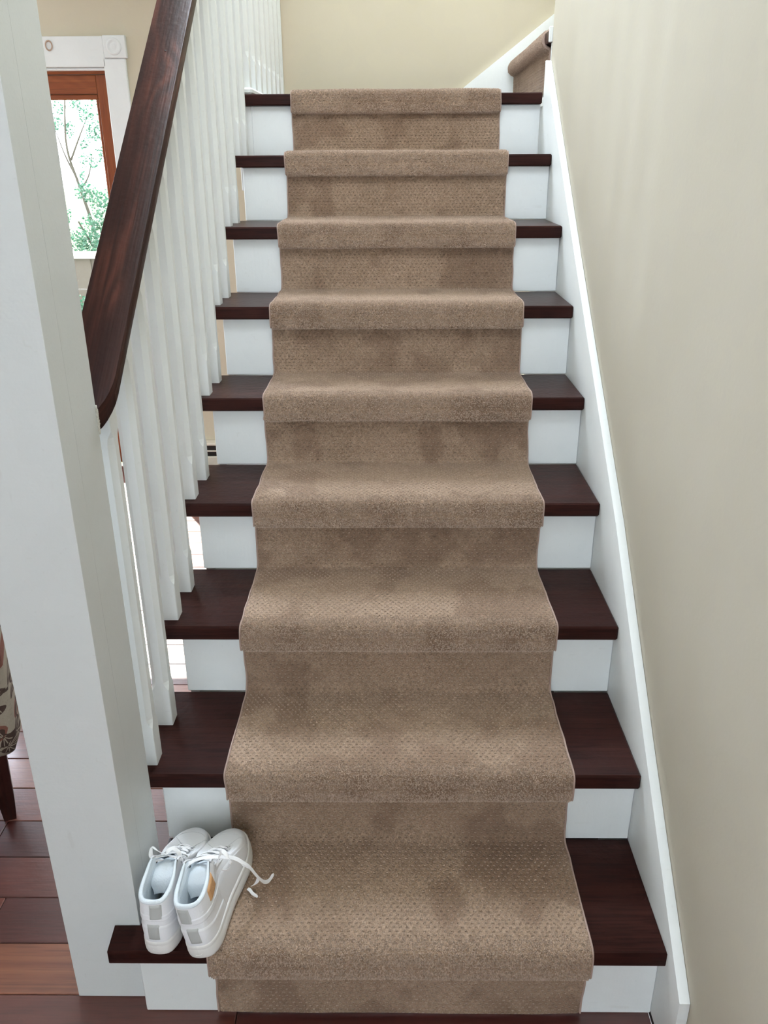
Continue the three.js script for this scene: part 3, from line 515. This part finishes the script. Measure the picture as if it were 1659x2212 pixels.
sneaker('sneaker', 'right white high-top sneaker with a tan leather tag, on the carpet edge', [0.142, 0.2, 0.0225], -0.092, 0.022, 0.185, false, true, () => [
  ribbon([V(-.026, .114, .096), V(-.017, .125, .097), V(-.001, .130, .102), V(.025, .130, .105), V(.041, .125, .109), V(.061, .112, .116), V(.071, .097, .120), V(.077, .080, .126), V(.081, .050, .134), V(.082, .028, .143), V(.083, .008, .155), V(.086, .000, .165), V(.089, -.001, .174), V(.093, .002, .181)], 0.0074, 0.0013, 110, V(.2, 1, .1), 1.3),
  ribbon([V(.018, .112, .110), V(.031, .118, .103), V(.039, .130, .106), V(.046, .139, .109), V(.055, .130, .105), V(.057, .112, .105), V(.052, .105, .098), V(.038, .106, .097)], 0.0080, 0.0014, 60, flapY, 0.8),
  ribbon([V(.066, .092, .122), V(.077, .066, .133), V(.0765, .040, .143), V(.072, .018, .151), V(.062, .005, .154), V(.053, .001, .153)], 0.0068, 0.0013, 46, V(0.3, 1, 0), 0.9),
  ribbon([V(.046, -.001, .150), V(.052, .001, .146), V(.060, -.001, .138), V(.072, -.003, .131)], 0.0062, 0.0016, 24, V(0, 1, 0), 1.2),
]);
// ------------------------------------------------------------------ armchair behind the post
{
  const cv = document.createElement('canvas'); cv.width = cv.height = 1024; const c = cv.getContext('2d'), r = rng(77);
  c.fillStyle = '#b5ab99'; c.fillRect(0, 0, 1024, 1024);
  for (let k = 0; k < 9000; k++) { c.fillStyle = r() < 0.5 ? 'rgba(120,108,92,0.18)' : 'rgba(214,206,190,0.2)'; c.fillRect(r() * 1024, r() * 1024, 2, 6); }
  for (let k = 0; k < 16; k++) { c.fillStyle = 'rgba(128,62,48,0.75)'; c.beginPath(); const x = r() * 1024, y = r() * 1024; c.ellipse(x, y, 20 + r() * 34, 30 + r() * 40, r() * 3, 0, 7); c.fill(); }
  c.lineCap = 'round';
  for (let k = 0; k < 60; k++) { c.strokeStyle = 'rgba(62,44,34,0.85)'; c.lineWidth = 2 + r() * 6; let x = r() * 1024, y = r() * 1024; c.beginPath(); c.moveTo(x, y); for (let j = 0; j < 3; j++) { const nx = x + (r() - 0.5) * 150, ny = y + (r() - 0.5) * 190; c.quadraticCurveTo(x + (r() - 0.5) * 160, y + (r() - 0.5) * 160, nx, ny); x = nx; y = ny; } c.stroke(); }
  for (let k = 0; k < 26; k++) { const x = r() * 1024, y = r() * 1024, a = r() * 6; c.save(); c.translate(x, y); c.rotate(a); c.fillStyle = '#4a352a'; for (const s of [-1, 1]) { c.beginPath(); c.moveTo(0, 0); c.bezierCurveTo(s * 18, -46, s * 52, -40, s * 40, -6); c.bezierCurveTo(s * 46, 26, s * 16, 34, 0, 0); c.fill(); } c.strokeStyle = '#b9ae9c'; c.lineWidth = 3; for (const s of [-1, 1]) for (let q = 0; q < 3; q++) { c.beginPath(); c.moveTo(s * 6, -4 + q * 3); c.lineTo(s * 36, -24 + q * 14); c.stroke(); } c.restore(); }
  const t = new THREE.CanvasTexture(cv); t.wrapS = t.wrapT = THREE.RepeatWrapping; t.colorSpace = THREE.SRGBColorSpace; t.repeat.set(1 / 0.6, 1 / 0.6);
  const fabric = std({ map: t, color: new THREE.Color(0.6, 0.58, 0.56), roughness: 0.95, bumpMap: clothBump, bumpScale: 0.001 });
  const puff = (x0, y0, z0, x1, y1, z1, rad) => {   // soft box: rounded, slightly swollen
    const w = x1 - x0, h = y1 - y0, d = z1 - z0, N = 10, q = new THREE.BoxGeometry(w, h, d, N, N, N), p = q.attributes.position;
    for (let i = 0; i < p.count; i++) {
      const v = V().fromBufferAttribute(p, i), hx = w / 2 - rad, hy = h / 2 - rad, hz = d / 2 - rad, cl = V(clamp(v.x, -hx, hx), clamp(v.y, -hy, hy), clamp(v.z, -hz, hz)), dd = v.clone().sub(cl);
      if (dd.lengthSq() > 1e-9) cl.addScaledVector(dd.normalize(), rad);
      cl.x += 0.008 * Math.sign(cl.x) * (1 - (v.y / (h / 2)) ** 2) * (Math.abs(v.x) > hx ? 1 : 0); cl.y += 0.008 * (1 - (v.x / (w / 2)) ** 2) * (v.y > hy ? 1 : 0);
      p.setXYZ(i, cl.x + (x0 + x1) / 2, cl.y + (y0 + y1) / 2, cl.z + (z0 + z1) / 2);
    }
    const g = mergeVertices((() => { q.deleteAttribute('normal'); q.deleteAttribute('uv'); return q; })(), 1e-5); g.computeVertexNormals();
    const uv = []; for (let i = 0; i < g.attributes.position.count; i++) { const X = g.attributes.position.getX(i), Y = g.attributes.position.getY(i), Z = g.attributes.position.getZ(i); uv.push(X + 0.9 * Z, Y + 0.5 * Z - 0.3 * X); }
    g.setAttribute('uv', new THREE.Float32BufferAttribute(uv, 2)); return g;
  };
  const g = group('armchair', [-0.812, 0, -0.655], 0.43); tag(g, 'upholstered armchair in printed beige fabric on dark legs, half hidden behind the post', 'armchair');
  mesh('seat', puff(-0.31, 0.2, -0.29, 0.31, 0.40, 0.29, 0.03), fabric, g);
  mesh('seat_cushion', puff(-0.235, 0.401, -0.19, 0.235, 0.5, 0.3, 0.035), fabric, g);
  mesh('armrest', puff(0.236, 0.205, -0.305, 0.325, 0.66, 0.312, 0.04), fabric, g);
  mesh('armrest', puff(-0.325, 0.205, -0.305, -0.236, 0.66, 0.312, 0.04), fabric, g);
  mesh('backrest', puff(-0.235, 0.401, -0.32, 0.235, 0.98, -0.2, 0.045), fabric, g);
  const legShape = (x, z) => { const q = new THREE.CylinderGeometry(0.031, 0.0225, 0.198, 4, 4).rotateY(Math.PI / 4); const p = q.attributes.position; for (let i = 0; i < p.count; i++) if (p.getY(i) < -0.095) p.setXYZ(i, p.getX(i) * 0.86, p.getY(i), p.getZ(i) * 0.86); return boxUV(q.translate(x, 0.1, z), 'y'); };
  for (const [x, z] of [[0.262, 0.252], [-0.262, 0.252], [0.262, -0.252], [-0.262, -0.252]]) mesh('leg', legShape(x, z), M.tread, g);
}
// ------------------------------------------------------------------ the garden outside the glazed door
{
  const lawn = std({ map: tex(256, 256, (u, v) => { const t = fbm(u, v, 30, 30, 3, 301); return mix3(rgb(96, 128, 70), rgb(160, 180, 120), t); }, true, 1, 1), roughness: 1 }); lawn.color.setScalar(0.35);
  const gnd = mesh('lawn', new THREE.CircleGeometry(60, 48, 0, Math.PI).rotateX(-Math.PI / 2).translate(0, -0.25, -3.4), lawn); tag(gnd, 'pale green lawn outside the glazed door', 'lawn', null, 'structure');
  const r = rng(404);
  const boardM = [0x5d5854, 0x524d4a, 0x68625c].map((c) => std({ color: c, roughness: 0.9 })), capM = std({ color: 0xe8e2d6, roughness: 0.8 });
  const f = group('garden_fence', [0, -0.25, -6.0]); tag(f, 'weathered grey board fence with a pale top rail outside the door', 'fence');
  for (let k = 0; k < 22; k++) mesh('fence_board', cbox(-4.2 + k * 0.17, 0.02, -0.02, -4.2 + k * 0.17 + 0.165, 1.005 + r() * 0.004, 0.0 + r() * 0.004, 0.003, 'y'), boardM[k % 3], f);
  mesh('top_rail', cbox(-4.22, 1.01, -0.045, -0.44, 1.06, 0.045, 0.004), capM, f);
  mesh('lower_rail', cbox(-4.2, 0.2, -0.065, -0.46, 0.29, -0.0205, 0.004), boardM[0], f);
  const bark = std({ color: 0x4a4640, roughness: 0.95 });
  const leafG = (() => { const q = new THREE.BufferGeometry(); q.setAttribute('position', new THREE.Float32BufferAttribute([0, 0, 0, 0.5, 0.1, 0.42, 0, 0, 1, -0.5, 0.1, 0.42, 0, -0.08, 0.45], 3)); q.setIndex([0, 4, 1, 1, 4, 2, 2, 4, 3, 3, 4, 0]); q.computeVertexNormals(); return q; })();
  const leafM = phy({ color: 0xffffff, roughness: 0.8, transmission: 0.35, thickness: 0 });
  const m4 = new THREE.Matrix4(), qq = new THREE.Quaternion(), e = new THREE.Euler(), col = new THREE.Color();
  function foliage(parent, clumps, count, size, seed) {
    const q = rng(seed), im = new THREE.InstancedMesh(leafG, leafM, count); let tot = 0; const cum = clumps.map((c) => (tot += c[3] ** 2));
    for (let k = 0; k < count; k++) {
      const pick = q() * tot, c = clumps[cum.findIndex((v) => v >= pick)]; const th = q() * 6.283, ph = Math.acos(2 * q() - 1), rr = c[3] * Math.pow(q(), 0.45);
      const s = size * (0.6 + 0.8 * q()); e.set(q() * 6.3, q() * 6.3, q() * 6.3); qq.setFromEuler(e);
      m4.compose(V(c[0] + rr * Math.sin(ph) * Math.cos(th), c[1] + rr * Math.cos(ph) * 0.85, c[2] + rr * Math.sin(ph) * Math.sin(th)), qq, V(s * 0.7, s, s)); im.setMatrixAt(k, m4);
      const t = q(); im.setColorAt(k, col.setRGB(lerp(0.018, 0.07, t), lerp(0.10, 0.2, t), lerp(0.06, 0.13, t)));
    }
    im.name = 'foliage'; im.userData.kind = 'stuff'; im.castShadow = im.receiveShadow = true; parent.add(im);
  }
  const limb = (pts, r0) => { const c = new THREE.CatmullRomCurve3(pts.map((p) => V(...p))); return sheet(8, 24, (a, b) => { const p = c.getPoint(b), t = c.getTangent(b), s = V(0, 0, 1).cross(t).normalize(), n = s.clone().cross(t).normalize(), rr = r0 * (1 - 0.7 * b), th = a * 2 * Math.PI; return p.addScaledVector(s, Math.cos(th) * rr).addScaledVector(n, Math.sin(th) * rr); }, [0.3, 2], true); };
  const t1 = group('tree', [-2.3, -0.25, -7.0]); tag(t1, 'sparse leafy tree with a thin leaning trunk beyond the garden fence', 'tree');
  mesh('trunk', limb([[0.12, 0, 0], [0.06, 0.8, 0], [0.02, 1.2, 0], [-0.05, 1.55, 0.02], [-0.1, 1.85, 0.05], [-0.05, 2.3, 0.05]], 0.022), bark, t1);
  for (const q of [[[-0.04, 1.5, 0.02], [0.06, 1.62, 0.05], [0.12, 1.8, 0.06]], [[-0.06, 1.6, 0.02], [-0.14, 1.78, 0], [-0.2, 2.0, 0]], [[-0.085, 1.75, 0.03], [0.02, 1.95, 0.02], [0.1, 2.1, 0]]]) mesh('branch', limb(q, 0.01), bark, t1);
  foliage(t1, [[-0.13, 2.16, 0, 0.06], [-0.08, 2.03, 0, 0.05], [0.0, 2.2, 0, 0.07], [0.1, 2.11, 0, 0.1], [0.15, 1.97, 0, 0.1], [0.2, 1.8, 0, 0.08], [-0.07, 1.98, 0, 0.05], [0.03, 1.88, 0, 0.06], [-0.18, 2.05, 0, 0.07], [-0.02, 1.62, 0, 0.05], [0.1, 1.75, 0.1, 0.09], [-0.3, 2.3, 0, 0.2], [0.3, 2.3, 0, 0.2], [0.4, 2.0, 0, 0.2]], 2200, 0.025, 11);
  const t2 = group('shrub', [-2.0, -0.25, -6.7]); tag(t2, 'big pale green shrub rising just behind the garden fence', 'shrub');
  mesh('stem', [limb([[0, 0, 0], [0.05, 0.7, 0], [0.2, 1.3, 0]], 0.03), limb([[0, 0.1, 0], [-0.1, 0.8, 0], [-0.3, 1.25, 0]], 0.025)], bark, t2);
  foliage(t2, [[-0.2, 1.5, 0, 0.1], [-0.08, 1.42, 0, 0.12], [-0.12, 1.22, 0, 0.15], [-0.28, 1.08, 0.05, 0.16], [-0.12, 1.02, 0.1, 0.16], [-0.42, 1.3, 0, 0.07], [0.1, 1.3, 0, 0.2]], 2400, 0.026, 21);
  const t3 = group('shrub', [-1.95, -0.25, -5.55]); tag(t3, 'low leafy shrub growing in front of the garden fence', 'shrub');
  mesh('stem', limb([[0, 0, 0], [0.02, 0.3, 0], [0.05, 0.6, 0]], 0.018), bark, t3);
  foliage(t3, [[-0.05, 0.68, 0, 0.14], [-0.2, 0.55, 0, 0.16], [0.1, 0.55, 0, 0.16]], 1000, 0.026, 31);
}
renderer.render(scene, camera);
